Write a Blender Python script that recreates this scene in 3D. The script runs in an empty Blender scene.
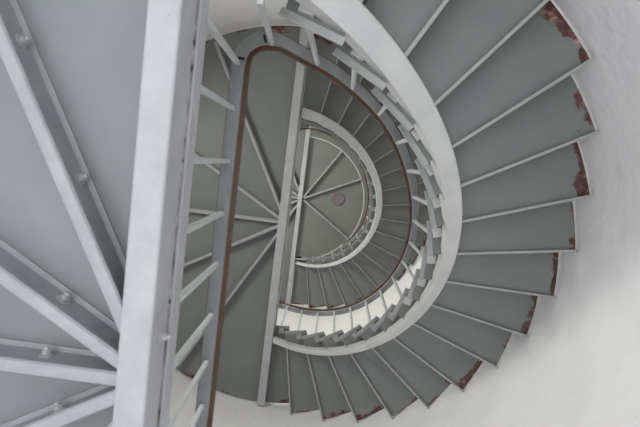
import bpy, bmesh, math, random
from mathutils import Vector, Matrix

random.seed(4)
C = bpy.context.scene.collection
SC = bpy.context.scene

# ------------------------------------------------------------------ dimensions
S = 1.85                    # inner radius of the tower, metres
RISE = 0.10287              # one step, in tower radii
DELTA = 0.17271             # angle of one step
TH0 = -1.63537              # direction of the landing edge (its far end)
D2 = 2.4428                 # soffit of the middle landing above the eye point
CX, CY = 0.25105, 0.29483   # eye point off the tower axis
Z1 = 3.41                   # height of the lower landing's soffit
ZC = Z1 - (D2 - 18 * RISE) * S


def zz(D):
    """height in metres of a level given in radii above the eye point"""
    return ZC + D * S


# ------------------------------------------------------------------ camera
rx, ry, rz = -0.09807, 0.02186, -0.05953


def cam_matrix():
    ca, sa, cb, sb, cc, sc = math.cos(rx), math.sin(rx), math.cos(ry), math.sin(ry), math.cos(rz), math.sin(rz)
    A = Matrix(((cc, -sc, 0), (sc, cc, 0), (0, 0, 1)))
    B = Matrix(((1, 0, 0), (0, ca, -sa), (0, sa, ca)))
    D = Matrix(((cb, 0, sb), (0, 1, 0), (-sb, 0, cb)))
    M = A @ B @ D
    rows = [Vector((-M[i][0], M[i][1], M[i][2])) for i in range(3)]
    r, u, f = rows
    m = Matrix(((r.x, u.x, -f.x, -CX * S), (r.y, u.y, -f.y, CY * S), (r.z, u.z, -f.z, ZC), (0, 0, 0, 1)))
    return m


cam = bpy.data.cameras.new('camera')
cam.sensor_width = 36
cam.lens = 470 / 640 * 36
cam.clip_start = 0.02
cam.dof.use_dof = True
cam.dof.focus_distance = 4.2
cam.dof.aperture_fstop = 5.6
co = bpy.data.objects.new('camera', cam)
co.matrix_world = cam_matrix()
C.objects.link(co)
SC.camera = co

# ------------------------------------------------------------------ light and exposure
SC.view_settings.view_transform = 'Standard'
SC.view_settings.look = 'None'
SC.view_settings.gamma = 1
SC.view_settings.exposure = 0.0

w = bpy.data.worlds.new('world')
SC.world = w
w.use_nodes = True
w.node_tree.nodes['Background'].inputs[0].default_value = (0.75, 0.85, 1, 1)
w.node_tree.nodes['Background'].inputs[1].default_value = 0.3


def area(name, loc, rot, sx, sy, power, col):
    l = bpy.data.lights.new(name, 'AREA')
    l.shape = 'RECTANGLE'
    l.size, l.size_y = sx, sy
    l.energy = power
    l.color = col
    o = bpy.data.objects.new(name, l)
    o.location = loc
    o.rotation_euler = rot
    C.objects.link(o)
    return o


def polar(r, a, D):
    """tower coordinates (radii, picture-wise angle) -> metres"""
    return Vector((-r * math.cos(a) * S, r * math.sin(a) * S, zz(D)))


UX, UY = math.cos(TH0), math.sin(TH0)


def edge(off, t, D):
    """off: away from the landing edge into the well; t: along the edge towards the end where the stair starts"""
    X = -UX * t + (-UY) * off
    Y = -UY * t + UX * off
    return Vector((-X * S, Y * S, zz(D)))


# added fill lamp at floor level, shining up the well
area('ground_fill', (0.25, 0.5, 0.12), (math.pi, 0, 0), 2.2, 2.2, 70, (0.94, 0.97, 1.0))
# added fill lamps, one at each unseen window put in above a landing
WIN = [(1, 2.55, 0.588 + 0.85, 36), (2, 2.75, 2.44 + 0.9, 62), (3, 2.55, 4.30 + 0.85, 60)]
for i, ang, D, pw in WIN:
    p = polar(0.93, ang, D)
    d = Vector((-p.x, -p.y, 0))
    o = area('added_window_fill', p, (0, 0, 0), 0.62, 1.0, pw, (1.0, 0.99, 0.89))
    o.rotation_euler = d.to_track_quat('-Z', 'Y').to_euler()


# ------------------------------------------------------------------ materials
def mat(name):
    m = bpy.data.materials.new(name)
    m.use_nodes = True
    nt = m.node_tree
    return m, nt, nt.nodes['Principled BSDF']


def N(nt, typ, **kw):
    n = nt.nodes.new(typ)
    for k, v in kw.items():
        if k.startswith('i_'):
            n.inputs[k[2:].replace('_', ' ')].default_value = v
        else:
            setattr(n, k, v)
    return n


def ramp(nt, pts):
    n = nt.nodes.new('ShaderNodeValToRGB')
    e = n.color_ramp.elements
    while len(e) < len(pts):
        e.new(0.5)
    for el, (p, c) in zip(e, pts):
        el.position = p
        el.color = (c, c, c, 1) if isinstance(c, (int, float)) else (*c, 1)
    return n


def mixc(nt, fac, a, b):
    n = nt.nodes.new('ShaderNodeMix')
    n.data_type = 'RGBA'
    for sock, v in ((n.inputs[0], fac), (n.inputs[6], a), (n.inputs[7], b)):
        if hasattr(v, 'is_linked'):
            nt.links.new(v, sock)
        elif isinstance(v, (tuple, list)):
            sock.default_value = (*v, 1)
        else:
            sock.default_value = v
    return n.outputs[2]


def paint(name, base, base2, scale=6, rust=None, rust_at=0.74, rough=0.45, bump=0.06, rscale=22, worldspace=True):
    m, nt, b = mat(name)
    L = nt.links.new
    if worldspace:
        g = N(nt, 'ShaderNodeNewGeometry')
        src = g.outputs['Position']
    else:
        g = N(nt, 'ShaderNodeTexCoord')
        src = g.outputs['Object']
    n1 = N(nt, 'ShaderNodeTexNoise', i_Scale=scale, i_Detail=6.0, i_Roughness=0.6)
    L(src, n1.inputs['Vector'])
    r1 = ramp(nt, [(0.3, 0.0), (0.7, 1.0)])
    L(n1.outputs['Fac'], r1.inputs[0])
    col = mixc(nt, r1.outputs[0], base, base2)
    if rust:
        n2 = N(nt, 'ShaderNodeTexNoise', i_Scale=rscale, i_Detail=5.0, i_Roughness=0.65)
        L(src, n2.inputs['Vector'])
        r2 = ramp(nt, [(rust_at, 0.0), (rust_at + 0.035, 1.0)])
        L(n2.outputs['Fac'], r2.inputs[0])
        col = mixc(nt, r2.outputs[0], col, rust)
    L(col, b.inputs['Base Color'])
    b.inputs['Roughness'].default_value = rough
    n3 = N(nt, 'ShaderNodeTexNoise', i_Scale=55.0, i_Detail=3.0)
    L(src, n3.inputs['Vector'])
    bp = N(nt, 'ShaderNodeBump', i_Strength=bump, i_Distance=0.02)
    L(n3.outputs['Fac'], bp.inputs['Height'])
    L(bp.outputs[0], b.inputs['Normal'])
    return m


RUST = (0.13, 0.045, 0.022)
M_beam = paint('pale_beam_paint', (0.36, 0.365, 0.378), (0.46, 0.465, 0.475), 7, (0.28, 0.19, 0.12), 0.71, 0.42, 0.13)
M_rib = paint('pale_rib_paint', (0.30, 0.31, 0.325), (0.385, 0.39, 0.40), 9, (0.22, 0.20, 0.175), 0.715, 0.45, 0.15)
M_deck = paint('grey_deck_paint', (0.175, 0.187, 0.172), (0.205, 0.217, 0.2), 3, None, rough=0.5)
M_riser = paint('shade_dark_riser', (0.05, 0.052, 0.052), (0.075, 0.077, 0.075), 8, None, rough=0.6)  # darkened to paint in the shade line behind each tread's back angle
M_string = paint('pale_stringer_paint', (0.50, 0.505, 0.50), (0.60, 0.60, 0.59), 5, None, rough=0.45)
M_strip = paint('pale_strip_paint', (0.31, 0.32, 0.305), (0.38, 0.39, 0.37), 9, None, rough=0.45)
M_bar = paint('grey_bar_paint', (0.31, 0.32, 0.315), (0.39, 0.40, 0.39), 9, (0.2, 0.13, 0.08), 0.75, 0.4)
M_railflat = paint('grey_rail_paint', (0.29, 0.30, 0.31), (0.37, 0.38, 0.39), 9, (0.09, 0.06, 0.045), 0.74, 0.4)
M_baluster = paint('pale_baluster_paint', (0.50, 0.53, 0.54), (0.60, 0.62, 0.63), 9, None, rough=0.32)
M_brown = paint('brown_rail', (0.085, 0.042, 0.023), (0.145, 0.072, 0.038), 14, None, rough=0.5)
M_rust = paint('rusty_seam', (0.06, 0.035, 0.025), (0.42, 0.42, 0.43), 16, (0.02, 0.015, 0.012), 0.6, 0.7)
M_gap = paint('dark_gap', (0.012, 0.011, 0.01), (0.03, 0.025, 0.022), 20, None, rough=0.8)
M_bolt = paint('painted_bolt', (0.38, 0.39, 0.40), (0.55, 0.55, 0.54), 30, None, rough=0.5)
M_cover = paint('mauve_cover', (0.16, 0.135, 0.15), (0.20, 0.17, 0.19), 12, None, rough=0.6)
M_floor = paint('floor_stone', (0.42, 0.41, 0.39), (0.5, 0.49, 0.47), 3, None, rough=0.7)


def tread_material(name, ca, cb):
    m, nt, b = mat(name)
    L = nt.links.new
    tc = N(nt, 'ShaderNodeTexCoord')
    sep = N(nt, 'ShaderNodeSeparateXYZ')
    L(tc.outputs['Object'], sep.inputs[0])
    cmb = N(nt, 'ShaderNodeCombineXYZ')
    L(sep.outputs['X'], cmb.inputs['X'])
    L(sep.outputs['Y'], cmb.inputs['Y'])
    ln = N(nt, 'ShaderNodeVectorMath', operation='LENGTH')
    L(cmb.outputs[0], ln.inputs[0])
    gp = N(nt, 'ShaderNodeNewGeometry')
    at = N(nt, 'ShaderNodeAttribute', attribute_name='edge')   # distance from the wall side, metres
    n2 = N(nt, 'ShaderNodeTexNoise', i_Scale=4.6, i_Detail=6.0, i_Roughness=0.62)
    L(gp.outputs['Position'], n2.inputs['Vector'])
    mp = N(nt, 'ShaderNodeMapRange')
    mp.inputs['From Min'].default_value = 0.36
    mp.inputs['From Max'].default_value = 0.72
    mp.inputs['To Min'].default_value = -0.018
    mp.inputs['To Max'].default_value = 0.10
    L(n2.outputs['Fac'], mp.inputs['Value'])
    lt = N(nt, 'ShaderNodeMath', operation='SUBTRACT')
    L(mp.outputs[0], lt.inputs[0])
    L(at.outputs['Fac'], lt.inputs[1])
    rr = ramp(nt, [(0.0, 0.0), (0.012, 1.0)])
    L(lt.outputs[0], rr.inputs[0])
    n1 = N(nt, 'ShaderNodeTexNoise', i_Scale=4.0, i_Detail=5.0)
    L(gp.outputs['Position'], n1.inputs['Vector'])
    r1 = ramp(nt, [(0.3, 0.0), (0.7, 1.0)])
    L(n1.outputs['Fac'], r1.inputs[0])
    col = mixc(nt, r1.outputs[0], ca, cb)
    n3 = N(nt, 'ShaderNodeTexNoise', i_Scale=26.0, i_Detail=4.0)
    L(gp.outputs['Position'], n3.inputs['Vector'])
    r3 = ramp(nt, [(0.45, (0.075, 0.028, 0.024)), (0.58, (0.14, 0.06, 0.05)), (0.72, (0.40, 0.26, 0.23))])
    L(n3.outputs['Fac'], r3.inputs[0])
    col = mixc(nt, rr.outputs[0], col, r3.outputs[0])
    L(col, b.inputs['Base Color'])
    b.inputs['Roughness'].default_value = 0.5
    bp = N(nt, 'ShaderNodeBump', i_Strength=0.25, i_Distance=0.01)
    L(rr.outputs[0], bp.inputs['Height'])
    L(bp.outputs[0], b.inputs['Normal'])
    return m


M_tread = tread_material('grey_tread_paint', (0.172, 0.184, 0.178), (0.198, 0.21, 0.201))
M_land = tread_material('grey_landing_paint', (0.215, 0.227, 0.234), (0.262, 0.274, 0.28))


def plaster_material():
    m, nt, b = mat('white_plaster')
    L = nt.links.new
    g = N(nt, 'ShaderNodeNewGeometry')
    n1 = N(nt, 'ShaderNodeTexNoise', i_Scale=2.2, i_Detail=7.0, i_Roughness=0.6)
    L(g.outputs['Position'], n1.inputs['Vector'])
    r1 = ramp(nt, [(0.3, 0.0), (0.7, 1.0)])
    L(n1.outputs['Fac'], r1.inputs[0])
    col = mixc(nt, r1.outputs[0], (0.81, 0.80, 0.815), (0.875, 0.865, 0.875))
    # grey scuffs where plaster is chipped
    n2 = N(nt, 'ShaderNodeTexNoise', i_Scale=9.0, i_Detail=8.0, i_Roughness=0.7)
    L(g.outputs['Position'], n2.inputs['Vector'])
    r2 = ramp(nt, [(0.665, 0.0), (0.74, 0.75)])
    L(n2.outputs['Fac'], r2.inputs[0])
    col = mixc(nt, r2.outputs[0], col, (0.42, 0.42, 0.44))
    L(col, b.inputs['Base Color'])
    b.inputs['Roughness'].default_value = 0.75
    n3 = N(nt, 'ShaderNodeTexNoise', i_Scale=7.0, i_Detail=4.0)
    L(g.outputs['Position'], n3.inputs['Vector'])
    bp = N(nt, 'ShaderNodeBump', i_Strength=0.22, i_Distance=0.05)
    L(n3.outputs['Fac'], bp.inputs['Height'])
    L(bp.outputs[0], b.inputs['Normal'])
    return m


M_plaster = plaster_material()
M_pane, _nt, _b = mat('added_glow_pane')  # glowing panes for the added, unseen windows
_b.inputs['Base Color'].default_value = (0.8, 0.86, 0.9, 1)
_b.inputs['Roughness'].default_value = 0.1
_b.inputs['Emission Color'].default_value = (0.9, 0.95, 1, 1)
_b.inputs['Emission Strength'].default_value = 1.5


# ------------------------------------------------------------------ builders
def empty(name, loc, label, cat, group=None):
    o = bpy.data.objects.new(name, None)
    C.objects.link(o)
    o.location = loc
    o.empty_display_size = 0.1
    o['label'] = label
    o['category'] = cat
    if group:
        o['group'] = group
    return o


def wloc(o):
    v = Vector(o.location)
    p = o.parent
    while p:
        v += Vector(p.location)
        p = p.parent
    return v


def mesh_obj(name, verts, faces, m, parent=None, origin=None, smooth=False, bevel=0.0, label=None, kind=None):
    """verts are world metres; the object's origin is put at origin (no rotation anywhere)"""
    if origin is None:
        lo = Vector([min(v[i] for v in verts) for i in range(3)])
        hi = Vector([max(v[i] for v in verts) for i in range(3)])
        origin = Vector(((lo.x + hi.x) / 2, (lo.y + hi.y) / 2, lo.z))
    origin = Vector(origin)
    me = bpy.data.meshes.new(name)
    me.from_pydata([Vector(v) - origin for v in verts], [], faces)
    bm = bmesh.new()
    bm.from_mesh(me)
    bmesh.ops.recalc_face_normals(bm, faces=bm.faces)
    bm.to_mesh(me)
    bm.free()
    me.materials.append(m)
    o = bpy.data.objects.new(name, me)
    C.objects.link(o)
    if parent:
        o.parent = parent
        o.location = origin - wloc(parent)
    else:
        o.location = origin
    if smooth:
        for p in me.polygons:
            p.use_smooth = True
        me.set_sharp_from_angle(angle=math.radians(35))
    if bevel:
        md = o.modifiers.new('bevel', 'BEVEL')
        md.width = bevel
        md.segments = 2
        md.limit_method = 'ANGLE'
    if label:
        o['label'] = label
    if kind:
        o['kind'] = kind
    return o


def add(dst, part):
    v, f = dst
    n = len(v)
    v.extend(part[0])
    f.extend([tuple(i + n for i in q) for q in part[1]])


def prism(poly, z0, z1):
    n = len(poly)
    v = [Vector((p[0], p[1], z0)) for p in poly] + [Vector((p[0], p[1], z1)) for p in poly]
    f = [tuple(range(n)), tuple(range(n, 2 * n))] + [(i, (i + 1) % n, n + (i + 1) % n, n + i) for i in range(n)]
    return v, f


def sweep(path, prof, closed=False):
    """path: world points; prof: (lateral, up) offsets; the lateral direction is horizontal"""
    v, f = [], []
    n, k = len(path), len(prof)
    for i, p in enumerate(path):
        a, b = path[max(i - 1, 0)], path[min(i + 1, n - 1)]
        if closed:
            a, b = path[i - 1], path[(i + 1) % n]
        t = b - a
        h = Vector((t.x, t.y, 0)).normalized()
        lat = Vector((-h.y, h.x, 0))
        for q in prof:
            v.append(p + lat * q[0] + Vector((0, 0, q[1])))
    m = n if closed else n - 1
    for i in range(m):
        j = (i + 1) % n
        for q in range(k):
            f.append((i * k + q, i * k + (q + 1) % k, j * k + (q + 1) % k, j * k + q))
    if not closed:
        f += [tuple(range(k)), tuple((n - 1) * k + q for q in range(k))]
    return v, f


def bar(a, b, w, d, side=None):
    """square bar from a to b"""
    a, b = Vector(a), Vector(b)
    t = (b - a).normalized()
    s = side if side else t.cross(Vector((0.3, 1, 0.1)))
    s = (s - t * s.dot(t)).normalized()
    u = t.cross(s)
    v = []
    for p in (a, b):
        for i, j in ((-1, -1), (1, -1), (1, 1), (-1, 1)):
            v.append(p + s * (i * w / 2) + u * (j * d / 2))
    return v, [(0, 1, 2, 3), (4, 5, 6, 7), (0, 1, 5, 4), (1, 2, 6, 5), (2, 3, 7, 6), (3, 0, 4, 7)]


def lathe(cx, cy, prof, n=32):
    v, f = [], []
    k = len(prof)
    for i in range(n):
        a = 2 * math.pi * i / n
        for r, z in prof:
            v.append(Vector((cx + r * math.cos(a), cy + r * math.sin(a), z)))
    for i in range(n):
        j = (i + 1) % n
        for q in range(k - 1):
            f.append((i * k + q, i * k + q + 1, j * k + q + 1, j * k + q))
    f.append(tuple(i * k for i in range(n)))
    f.append(tuple(i * k + k - 1 for i in range(n)))
    return v, f


def wall_r(D):
    return 1.0


# ------------------------------------------------------------------ setting
def wall():
    v, f = [], []
    n = 160
    levels = [-ZC / S, 0.3, 1.5, D2 + 0.1, D2 + 1, D2 + 18 * RISE, D2 + 36 * RISE + 0.1]
    for D in levels:
        for i in range(n):
            a = 2 * math.pi * i / n
            v.append(polar(wall_r(D) + 0.004, a, D))
    L_ = len(levels)
    for q in range(L_ - 1):
        for i in range(n):
            j = (i + 1) % n
            f.append((q * n + i, q * n + j, (q + 1) * n + j, (q + 1) * n + i))
    o = mesh_obj('wall_round', v, f, M_plaster, origin=(0, 0, 0), smooth=True, kind='structure')
    md = o.modifiers.new('thickness', 'SOLIDIFY')
    md.thickness = 0.3
    md.offset = -1
    bm = bmesh.new()
    bm.from_mesh(o.data)
    bmesh.ops.reverse_faces(bm, faces=bm.faces)
    bm.faces.ensure_lookup_table()
    c = bm.faces[0]
    if c.normal.dot(Vector((c.calc_center_median().x, c.calc_center_median().y, 0))) > 0:
        bmesh.ops.reverse_faces(bm, faces=bm.faces)
    bm.to_mesh(o.data)
    bm.free()


wall()
ring = [polar(1.03, 2 * math.pi * i / 96, 0) for i in range(96)]
mesh_obj('floor', *prism(ring, -0.12, 0.0), M_floor, kind='structure')
mesh_obj('ceiling', *prism(ring, zz(D2 + 36 * RISE), zz(D2 + 36 * RISE) + 0.12), M_deck, kind='structure')

for i, ang, D, pw in WIN:  # unseen windows added in the hidden wall to go with the fill lamps
    p = polar(0.965 * wall_r(D), ang, D)
    inw = Vector((-p.x, -p.y, 0)).normalized()
    sd = Vector((-inw.y, inw.x, 0))
    fr = ([], [])
    for a, b in (((-.36, -.58), (.36, -.58)), ((-.36, .58), (.36, .58)), ((-.36, -.58), (-.36, .58)), ((.36, -.58), (.36, .58)), ((0, -.55), (0, .55)), ((-.33, 0), (.33, 0))):
        add(fr, bar(p + sd * a[0] + Vector((0, 0, a[1])), p + sd * b[0] + Vector((0, 0, b[1])), 0.07, 0.07, inw))
    wf = mesh_obj('added_window_%d' % i, *fr, M_beam, kind='structure')
    mesh_obj('added_window_pane', *bar(p + Vector((0, 0, -.57)) - inw * .01, p + Vector((0, 0, .57)) - inw * .01, 0.012, 0.7, inw), M_pane, wf)


# ------------------------------------------------------------------ landings
def arc_pts(r, a0, a1, n, D):
    return [polar(r, a0 + (a1 - a0) * i / n, D) for i in range(n + 1)]


def rib_piece(root, origin_t, ang, r0, r1, Dd, h=0.044, flange=0.0155, side=1, off0=0.0):
    """a rolled bar under the deck: rounded bottom flange, web and a thin top flange; ang from the end of the edge where the stair starts"""
    d_off, d_t = -math.sin(ang), math.cos(ang)
    if side < 0:
        d_off = -d_off
    a = edge(off0 + d_off * r0, origin_t + d_t * r0, Dd)
    b = edge(off0 + d_off * r1, origin_t + d_t * r1, Dd)
    hh, fw = h * S, flange * S / 2
    # bulb section: (lateral, up from soffit)
    prof = [(-fw, -hh + 0.006), (-fw + 0.004, -hh + 0.001), (-fw + 0.010, -hh), (fw - 0.010, -hh), (fw - 0.004, -hh + 0.001), (fw, -hh + 0.006), (fw, -hh + 0.012),
            (0.005, -hh + 0.02), (0.005, -0.012), (fw, -0.008), (fw, 0.0), (-fw, 0.0), (-fw, -0.008), (-0.005, -0.012), (-0.005, -hh + 0.02), (-fw, -hh + 0.012)]
    o = mesh_obj('rib', *sweep([a, b], prof), M_rib, root, smooth=True)
    return o, a, b


def bolt(parent, p, axis, r=0.011):
    """hexagon bolt head with its washer, standing on a surface, axis = outward direction"""
    axis = axis.normalized()
    s = axis.cross(Vector((0, 0.2, 1))).normalized()
    u = axis.cross(s)
    v, f = [], []

    def ringd(rad, h, n):
        base = len(v)
        for k in (0, 1):
            for i in range(n):
                a = 2 * math.pi * i / n
                v.append(p + axis * (h[k]) + (s * math.cos(a) + u * math.sin(a)) * rad)
        f.append(tuple(base + i for i in range(n)))
        f.append(tuple(base + n + i for i in range(n)))
        for i in range(n):
            f.append((base + i, base + (i + 1) % n, base + n + (i + 1) % n, base + n + i))
    ringd(r * 1.5, (-0.002, 0.003), 16)
    ringd(r, (0.003, 0.014), 6)
    ringd(r * 0.55, (0.014, 0.022), 10)
    return mesh_obj('bolt', v, f, M_bolt, parent, bevel=0.001)


def landing(D, R, label, with_bolts, beam_off, t_hub, o_hub, toe=True, dz=0.0):
    root = empty('landing', (0, 0, zz(D)), label, 'landing', 'half round landings of the stair tower')
    # deck: half disc on the side away from the stair
    n = 48
    b0, b1 = beam_off
    poly = [edge(-R * math.cos(-math.pi / 2 + math.pi * i / n) if 0 < i < n else b1 - 0.004, R * math.sin(-math.pi / 2 + math.pi * i / n) * 0.999, D) for i in range(n + 1)]
    me = mesh_obj('deck', *prism([(q.x, q.y) for q in poly], zz(D) + dz, zz(D) + 0.045), M_land if with_bolts else M_tread, root, origin=(0, 0, zz(D)))
    at = me.data.attributes.new('edge', 'FLOAT', 'POINT')
    # refine so that the distance to the wall can be stored
    bm = bmesh.new()
    bm.from_mesh(me.data)
    bmesh.ops.triangulate(bm, faces=[q for q in bm.faces if len(q.verts) > 4])
    bmesh.ops.subdivide_edges(bm, edges=[e for e in bm.edges if e.calc_length() > 0.12], cuts=12, use_grid_fill=True)
    bm.to_mesh(me.data)
    bm.free()
    at = me.data.attributes['edge']
    for i, vtx in enumerate(me.data.vertices):
        at.data[i].value = R * S - math.hypot(vtx.co.x, vtx.co.y) + 0.015
    # channel beam along the edge
    b0, b1 = beam_off
    hb, hw = 0.047 * S, 0.024 * S
    path = [edge(0, -R * 0.999, D), edge(0, R * 0.999, D)]
    lat = []
    w0, w1 = b0 * S, b1 * S

    # lateral of sweep is to the left of travel in plan; find its sign
    t = path[1] - path[0]
    l = Vector((-t.y, t.x, 0)).normalized()
    sg = 1 if l.dot(edge(1, 0, D) - edge(0, 0, D)) > 0 else -1
    tf = 0.012
    prof = [(sg * x, y) for x, y in ((w0, -hb), (w1, -hb), (w1, hw), (w0, hw), (w0, hw - tf), (w1 - tf, hw - tf), (w1 - tf, -hb + tf), (w0, -hb + tf))]
    beam = mesh_obj('edge_beam', *sweep(path, prof), M_beam, root, bevel=0.006)
    # toe bar bolted to the web, and the open seam beneath it
    for nm, lo, hi, x0, x1, m in () if not toe else (('toe_bar', 0.010 * S, 0.042 * S, w1 + 0.0002, w1 + 0.009, M_beam), ('seam', 0.006 * S, 0.0095 * S, w1 - 0.002, w1 + 0.0035, M_rust)):
        pf = [(sg * x, y) for x, y in ((x0, lo), (x1, lo), (x1, hi), (x0, hi))]
        mesh_obj(nm, *sweep(path, pf), m, root, bevel=0.002 if nm == 'toe_bar' else 0, label='rust-stained open joint' if nm == 'seam' else None)
    outw = (edge(1, 0, D) - edge(0, 0, D)).normalized()
    if with_bolts:
        bolt(beam, edge(b1, 0.07, D) + outw * 0.001 + Vector((0, 0, -0.012 * S)), outw, 0.009)
    # radial ribs
    for k in range(1, 6):
        ang = math.radians(28 if k == 1 else 30 * k)
        o, a, b = rib_piece(root, t_hub, ang, (o_hub - b0 - 0.006) / math.sin(ang), R * 0.975, D + dz / S, h=0.044 + dz / S, flange=0.0185 if with_bolts else 0.0155, off0=o_hub)
        if with_bolts:
            d = (b - a).normalized()
            nrm = Vector((-d.y, d.x, 0))
            eye = co.matrix_world.translation
            if nrm.dot(eye - a) < 0:
                nrm = -nrm
            dist = {1: (0.235, 0.415), 2: (0.155, 0.5), 3: (0.155, 0.42), 4: (0.145, 0.45), 5: (0.3, 0.6)}[k]
            for q in dist:
                bolt(o, a + d * (q - 0.04) * S + nrm * 0.005 + Vector((0, 0, -0.021 * S)), nrm)
    return root


D1 = D2 - 18 * RISE
D3 = D2 + 18 * RISE
landing(D1, 0.998, 'nearest half round grey landing filling the left side, pale edge beam and bolted ribs', True, (0.0, 0.0395), 0.02, 0.04, dz=0.024)
landing(D2, 0.996, 'middle grey half round landing beyond the barred railing, ribs fanning left of its edge beam', False, (-0.0145, 0.028), 0.0, 0.025)
l3 = landing(D3, wall_r(D3) - 0.004, 'topmost small half landing behind the middle edge beam, thin ribs in the far centre', False, (-0.05, -0.012), 0.0, -0.012, False)


# top floor's half disc on the stair side, with its ribs
def top_disc():
    root = empty('floor_disc', (0, 0, zz(D3)), 'farthest grey half disc floor with three spokes, enclosed by the small pale curved string', 'floor plate')
    r = 0.562
    n = 48
    poly = [edge(-0.012 + r * math.cos(-math.pi / 2 + math.pi * i / n), r * math.sin(-math.pi / 2 + math.pi * i / n), D3) for i in range(n + 1)]
    mesh_obj('deck', *prism([(q.x, q.y) for q in poly], zz(D3), zz(D3) + 0.045), M_deck, root)
    path = [edge(-0.012 + r * math.cos(-math.pi / 2 + math.pi * i / n), r * math.sin(-math.pi / 2 + math.pi * i / n), D3) for i in range(n + 1)]
    mesh_obj('rim', *sweep(path, [(-0.008, -0.05), (0.008, -0.05), (0.008, 0.12), (-0.008, 0.12)]), M_string, root, smooth=True)
    for a_ in (33, 64.5, 124):
        rib_piece(root, 0.0, math.radians(a_), 0.02, r - 0.006, D3, side=-1, off0=-0.012)


top_disc()
pc = edge(0.312, 0.036, D3)
cv = mesh_obj('cover_plate', *lathe(pc.x, pc.y, [(0.098, zz(D3)), (0.112, zz(D3) - 0.004), (0.112, zz(D3) - 0.016), (0.095, zz(D3) - 0.024), (0.085, zz(D3) - 0.02), (0.0001, zz(D3) - 0.02)]), M_cover, smooth=True)
cv['label'] = 'small round mauve cover plate on the farthest grey disc, between two spokes'
cv['category'] = 'cover plate'


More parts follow.
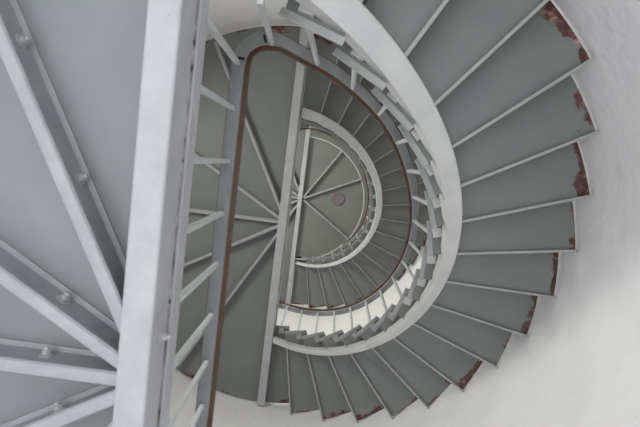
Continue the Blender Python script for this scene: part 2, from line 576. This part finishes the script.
# ------------------------------------------------------------------ stair flights
def flight(Dtop, label, fs, taper):
    """fs: scale of the inner radii; taper: treads follow the narrowing wall"""
    root = empty('stair_flight', (0, 0, zz(Dtop - 18 * RISE)), label, 'staircase', 'winding stair flights of the tower')

    def ang(k):
        return TH0 + k * DELTA

    def skew(j, r):
        # the lowest treads are set a little askew: their inner ends lead
        return -0.12 * min(1.1, max(0, (j - 11.5) / 2.5)) * max(0, 1 - (r - 0.564) / 0.436)

    for j in range(0, 18):
        Ds = Dtop - j * RISE
        R = wall_r(Ds)
        ro = R * 0.996
        th = 0.012
        # plate, as a grid so that the wall edge can carry its rust
        k0, k1 = j - (0.0 if j else -0.05), j + 1.08
        nr, na = 18, 8
        v, f, e = [], [], []
        for zlev in (0, 1):
            for a in range(na + 1):
                q = a / na
                kk = k0 + (k1 - k0) * q
                ri = 0.564 * fs
                for r_ in range(nr + 1):
                    s = r_ / nr
                    s = 1 - (1 - s) ** 1.8
                    rr = ri + (ro - ri) * s
                    th_a = ang(kk + skew(j, rr / fs))
                    if j == 0:
                        g0 = math.asin((0.031 if Dtop < D2 + 0.1 else -0.007) / rr)
                        th_a = TH0 + g0 + (k1 * DELTA - g0) * q
                    v.append(polar(rr, th_a, Ds) + Vector((0, 0, th * zlev)))
                    e.append((ro - rr) * S)
        W = nr + 1
        T = (na + 1) * W
        for a in range(na):
            for r_ in range(nr):
                i = a * W + r_
                f.append((i, i + 1, i + W + 1, i + W))
                f.append((T + i, T + i + 1, T + i + W + 1, T + i + W))
        for a in range(na):
            for r_ in (0, nr):
                i = a * W + r_
                f.append((i, i + W, T + i + W, T + i))
        for r_ in range(nr):
            for a in (0, na):
                i = a * W + r_
                f.append((i, i + 1, T + i + 1, T + i))
        t = mesh_obj('tread', v, f, M_tread, root, origin=polar(0, 0, Ds))
        at = t.data.attributes.new('edge', 'FLOAT', 'POINT')
        for i, x in enumerate(e):
            at.data[i].value = x
        # inner edge angle
        sk = skew(j, 0.57)
        a0, a1 = polar((0.555 if j else 0.562) * fs, ang(k0 - 0.05 + sk if j else 0.5), Ds), polar((0.5635 - 0.006 * min(1, max(0, (j - 11) / 4))) * fs, ang(k1 + 0.4 * sk), Ds)
        am = (a0 + a1) / 2
        outv = Vector((am.x, am.y, 0)).normalized()
        tv = (a1 - a0)
        l = Vector((-tv.y, tv.x, 0)).normalized()
        sg = 1 if l.dot(outv) > 0 else -1
        wv = 0.0150 * S
        prof = [(sg * x, y) for x, y in ((0, -0.015), (0.006, -0.015), (0.006, -0.006), (wv, -0.006), (wv, 0), (0, 0))]
        mesh_obj('edge_angle', *sweep([a0, a1], prof), M_bar, t, bevel=0.0015)
        # angle bar under the back edge
        if j:
            b0, b1 = polar(0.60 * fs, ang(j + skew(j, 0.6)), Ds), polar(R * 0.9995, ang(j), Ds)
            tv = b1 - b0
            l = Vector((-tv.y, tv.x, 0)).normalized()
            fw = polar(0.8, ang(j + 0.3), Ds) - polar(0.8, ang(j), Ds)
            sg = 1 if l.dot(fw) > 0 else -1
            prof = [(sg * x, y) for x, y in ((-0.003, -0.024), (0.011, -0.024), (0.011, -0.019), (0.002, -0.019), (0.002, 0.0), (-0.003, 0.0))]
            mesh_obj('back_angle', *sweep([b0, b1], prof), M_strip, t, bevel=0.001)
        # riser up from this tread's back edge to the tread above
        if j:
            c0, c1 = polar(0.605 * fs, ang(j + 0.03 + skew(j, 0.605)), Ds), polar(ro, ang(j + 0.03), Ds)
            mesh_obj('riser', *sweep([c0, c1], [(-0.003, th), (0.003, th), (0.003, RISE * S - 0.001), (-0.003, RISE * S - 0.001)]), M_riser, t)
        # bracket between the string and the tread's end
        q0, q1 = j + 0.54 + 0.6 * sk, j + 0.80 + 0.6 * sk
        v = []
        for rr in (0.573 * fs, 0.600 * fs):
            for kk in (q0, q1):
                v.append(polar(rr, ang(kk), Ds - 0.016))
                v.append(polar(rr, ang(kk), Ds))
        f = [(0, 1, 3, 2), (4, 5, 7, 6), (0, 1, 5, 4), (2, 3, 7, 6), (0, 2, 6, 4), (1, 3, 7, 5)]
        mesh_obj('bracket', v, f, M_string if j > 6 else M_bar, t)
    # string: a helical box under the inner ends
    n = 120
    Db = Dtop - 0.031
    v, f = [], []
    for i in range(n + 1):
        k = 0.29 + 17.3 * i / n if Dtop < D2 + 0.1 else -0.04 + 17.83 * i / n
        g = min(1, max(0, (k - 2.5) / 9.5))
        ri, ro = (0.613 - 0.022 * g - 0.016 * min(1, max(0, (k - 10.5) / 4))) * fs, (0.636 - 0.010 * min(1, max(0, (k - 9.5) / 5))) * fs
        for r_, h_ in ((ri, 0.003), (ri + 0.003, 0), (ro - 0.003, 0), (ro, 0.003), (ro, 0.034), (ri + 0.006, 0.034), (ri + 0.0035, 0.045 + 0.014 * g), (ri, 0.045 + 0.014 * g)):
            v.append(polar(r_, ang(k), Db - k * RISE + h_))
    for i in range(n):
        for q in range(8):
            f.append((i * 8 + q, i * 8 + (q + 1) % 8, i * 8 + 8 + (q + 1) % 8, i * 8 + 8 + q))
    f += [tuple(range(8)), tuple(n * 8 + q for q in range(8))]
    mesh_obj('string', v, f, M_string, root, smooth=True)
    return root


flight(D2, 'nearer winding stair flight of large grey treads along the white wall at right', 1.0, False)
flight(D3, 'farther winding stair flight of small treads seen inside the brown edged handrail', 0.956, True)


# ------------------------------------------------------------------ railings
def smooth_path(pts, n):
    out = []
    for i in range(len(pts) - 1):
        p0, p1, p2, p3 = pts[max(i - 1, 0)], pts[i], pts[i + 1], pts[min(i + 2, len(pts) - 1)]
        for q in range(n):
            t = q / n
            out.append(0.5 * ((2 * p1) + (-p0 + p2) * t + (2 * p0 - 5 * p1 + 4 * p2 - p3) * t * t + (-p0 + 3 * p1 - 3 * p2 + p3) * t ** 3))
    out.append(pts[-1])
    return out


def railing(Dlow, label, fs, n_land, foot, sh=-0.005):
    """Dlow: soffit of the landing the rail starts on; it runs along the landing edge and up the flight"""
    Dtop = Dlow + 18 * RISE
    root = empty('railing', edge(0.03, 0, Dlow + 0.105), label, 'railing', 'railings around the stair well')
    c = 0.016
    pts = [edge(0.033 - c + sh, t, Dlow + 0.41) for t in ([foot, -0.3, -0.1, 0.1, 0.3, 0.42, 0.49] if foot < -0.35 else [foot, -0.1, 0.1, 0.3, 0.42, 0.49])]
    pts += [edge(0.020 + sh, 0.53 * fs, Dlow + 0.422), edge(0.034 + 0.7 * sh, 0.553 * fs, Dlow + 0.436), edge(0.053 + 0.4 * sh, 0.565 * fs, Dlow + 0.45), edge(0.080, 0.570 * fs, Dlow + 0.475)]
    rc = 0.5725 + c

    def rail_r(k):
        return rc - max(0, (k - 16.2)) * 0.006 + 0.008 * math.exp(-((k - 14.3) / 1.6) ** 2) - 0.008 * math.exp(-((k - 1.5) / 2.0) ** 2)

    for i in range(0, 68):
        k = 17.0 - i * 0.25
        if k < 0.55:
            break
        r = rail_r(k)
        pts.append(polar(r * fs, TH0 + k * DELTA, Dtop + 0.46 - k * RISE))
    pts += [edge(0.022, -0.588 * fs, Dtop + 0.443), edge(-0.008, -0.583 * fs, Dtop + 0.437), edge(-0.022, -0.572 * fs, Dtop + 0.434)]
    path = smooth_path(pts, 4)
    t = path[1] - path[0]
    l = Vector((-t.y, t.x, 0)).normalized()
    sg = 1 if l.dot(edge(1, 0, 0) - edge(0, 0, 0)) > 0 else -1     # + = towards the well
    hw = c * S
    flat = [(sg * x, y) for x, y in ((-hw - 0.004, 0), (hw - 0.016, 0), (hw - 0.016, 0.030), (-hw - 0.004, 0.030))]
    mesh_obj('rail_flat', *sweep(path, flat), M_railflat, root, smooth=True, label='flat grey bar under the brown rail')
    capp = [(sg * x, y) for x, y in ((-hw - 0.013, 0.031), (hw - 0.005, 0.031), (hw + 0.001, 0.033), (hw + 0.002, 0.038), (hw + 0.002, 0.050), (hw - 0.008, 0.060), (-hw + 0.008, 0.060), (-hw - 0.013, 0.050))]
    mesh_obj('handrail', *sweep(path, capp), M_brown, root, smooth=True, label='brown handrail cap')
    # splice joints: short dark plates in the flat
    for a in (edge(0.052, 0.568 * fs, Dlow + 0.449), edge(0.020 + sh, 0.517, Dlow + 0.41)):
        i = min(range(len(path)), key=lambda q: (path[q] - a).length)
        p, d = path[i], (path[min(i + 1, len(path) - 1)] - path[i - 1]).normalized()
        side = Vector((-d.y, d.x, 0)).normalized()
        s2 = (1 if side.dot(edge(1, 0, 0) - edge(0, 0, 0)) > 0 else -1)
        mesh_obj('splice_gap', *bar(p - side * 0.02 + Vector((0, 0, 0.001)), p + side * 0.012 + Vector((0, 0, 0.001)), 0.011, 0.006, Vector((d.x, d.y, 0))), M_gap, root, label='dark joint in the flat bar')
    w_ = 0.0175
    # balusters on the landing edge
    ts = [0.492, 0.398, 0.296, 0.194, 0.092, -0.012, -0.115, -0.218, -0.32]
    for t_ in ts[:n_land]:
        lean = max(-0.035, 0.01 - 0.1 * max(0, 0.38 - t_))
        a = edge(0.034 + 0.7 * sh, t_, Dlow + (0.0255 - 0.0425 if sh < -0.02 else 0) + 0.0425)
        b = edge(0.012 + sh, t_ + lean, Dlow + 0.4105)
        mesh_obj('baluster', *bar(a, b, w_, w_, edge(1, 0, 0) - edge(0, 0, 0)), M_baluster, root, bevel=0.002)
    # corner and flight balusters
    for j in range(0, 18):
        k = j + 0.6
        if k > 17.3:
            continue
        a = polar(0.574 * fs, TH0 + k * DELTA, Dtop - j * RISE + 0.014 / S)
        rk = (rail_r(k) - 0.003) * fs
        b = polar(rk, TH0 + (k - 0.02) * DELTA, Dtop + 0.4605 - (k - 0.02) * RISE)
        mesh_obj('baluster', *bar(a, b, w_, w_, Vector((a.x, a.y, 0))), M_baluster, root, bevel=0.002)
    a, b = edge(0.097 * fs, 0.536 * fs, Dlow + 0.1105), edge(0.067 + 0.3 * sh, 0.562 * fs, Dlow + 0.463)
    mesh_obj('baluster', *bar(a, b, w_, w_, edge(1, 0, 0) - edge(0, 0, 0)), M_baluster, root, bevel=0.002)
    # end post of the rail on the landing above
    e = path[-1]
    mesh_obj('end_post', *bar(Vector((e.x, e.y, zz(Dtop) + 0.0455)), e + Vector((0, 0, 0.004)), 0.03, 0.03, Vector((1, 0, 0))), M_railflat, root, bevel=0.002)
    return root


railing(D1, 'nearest railing, pale bars and brown edged D shaped handrail above the left landing beam', 1.0, 9, -0.6)
railing(D2, 'farther smaller railing glimpsed inside the pale ring and beside the middle landing beam', 0.956, 8, -0.44, -0.05)
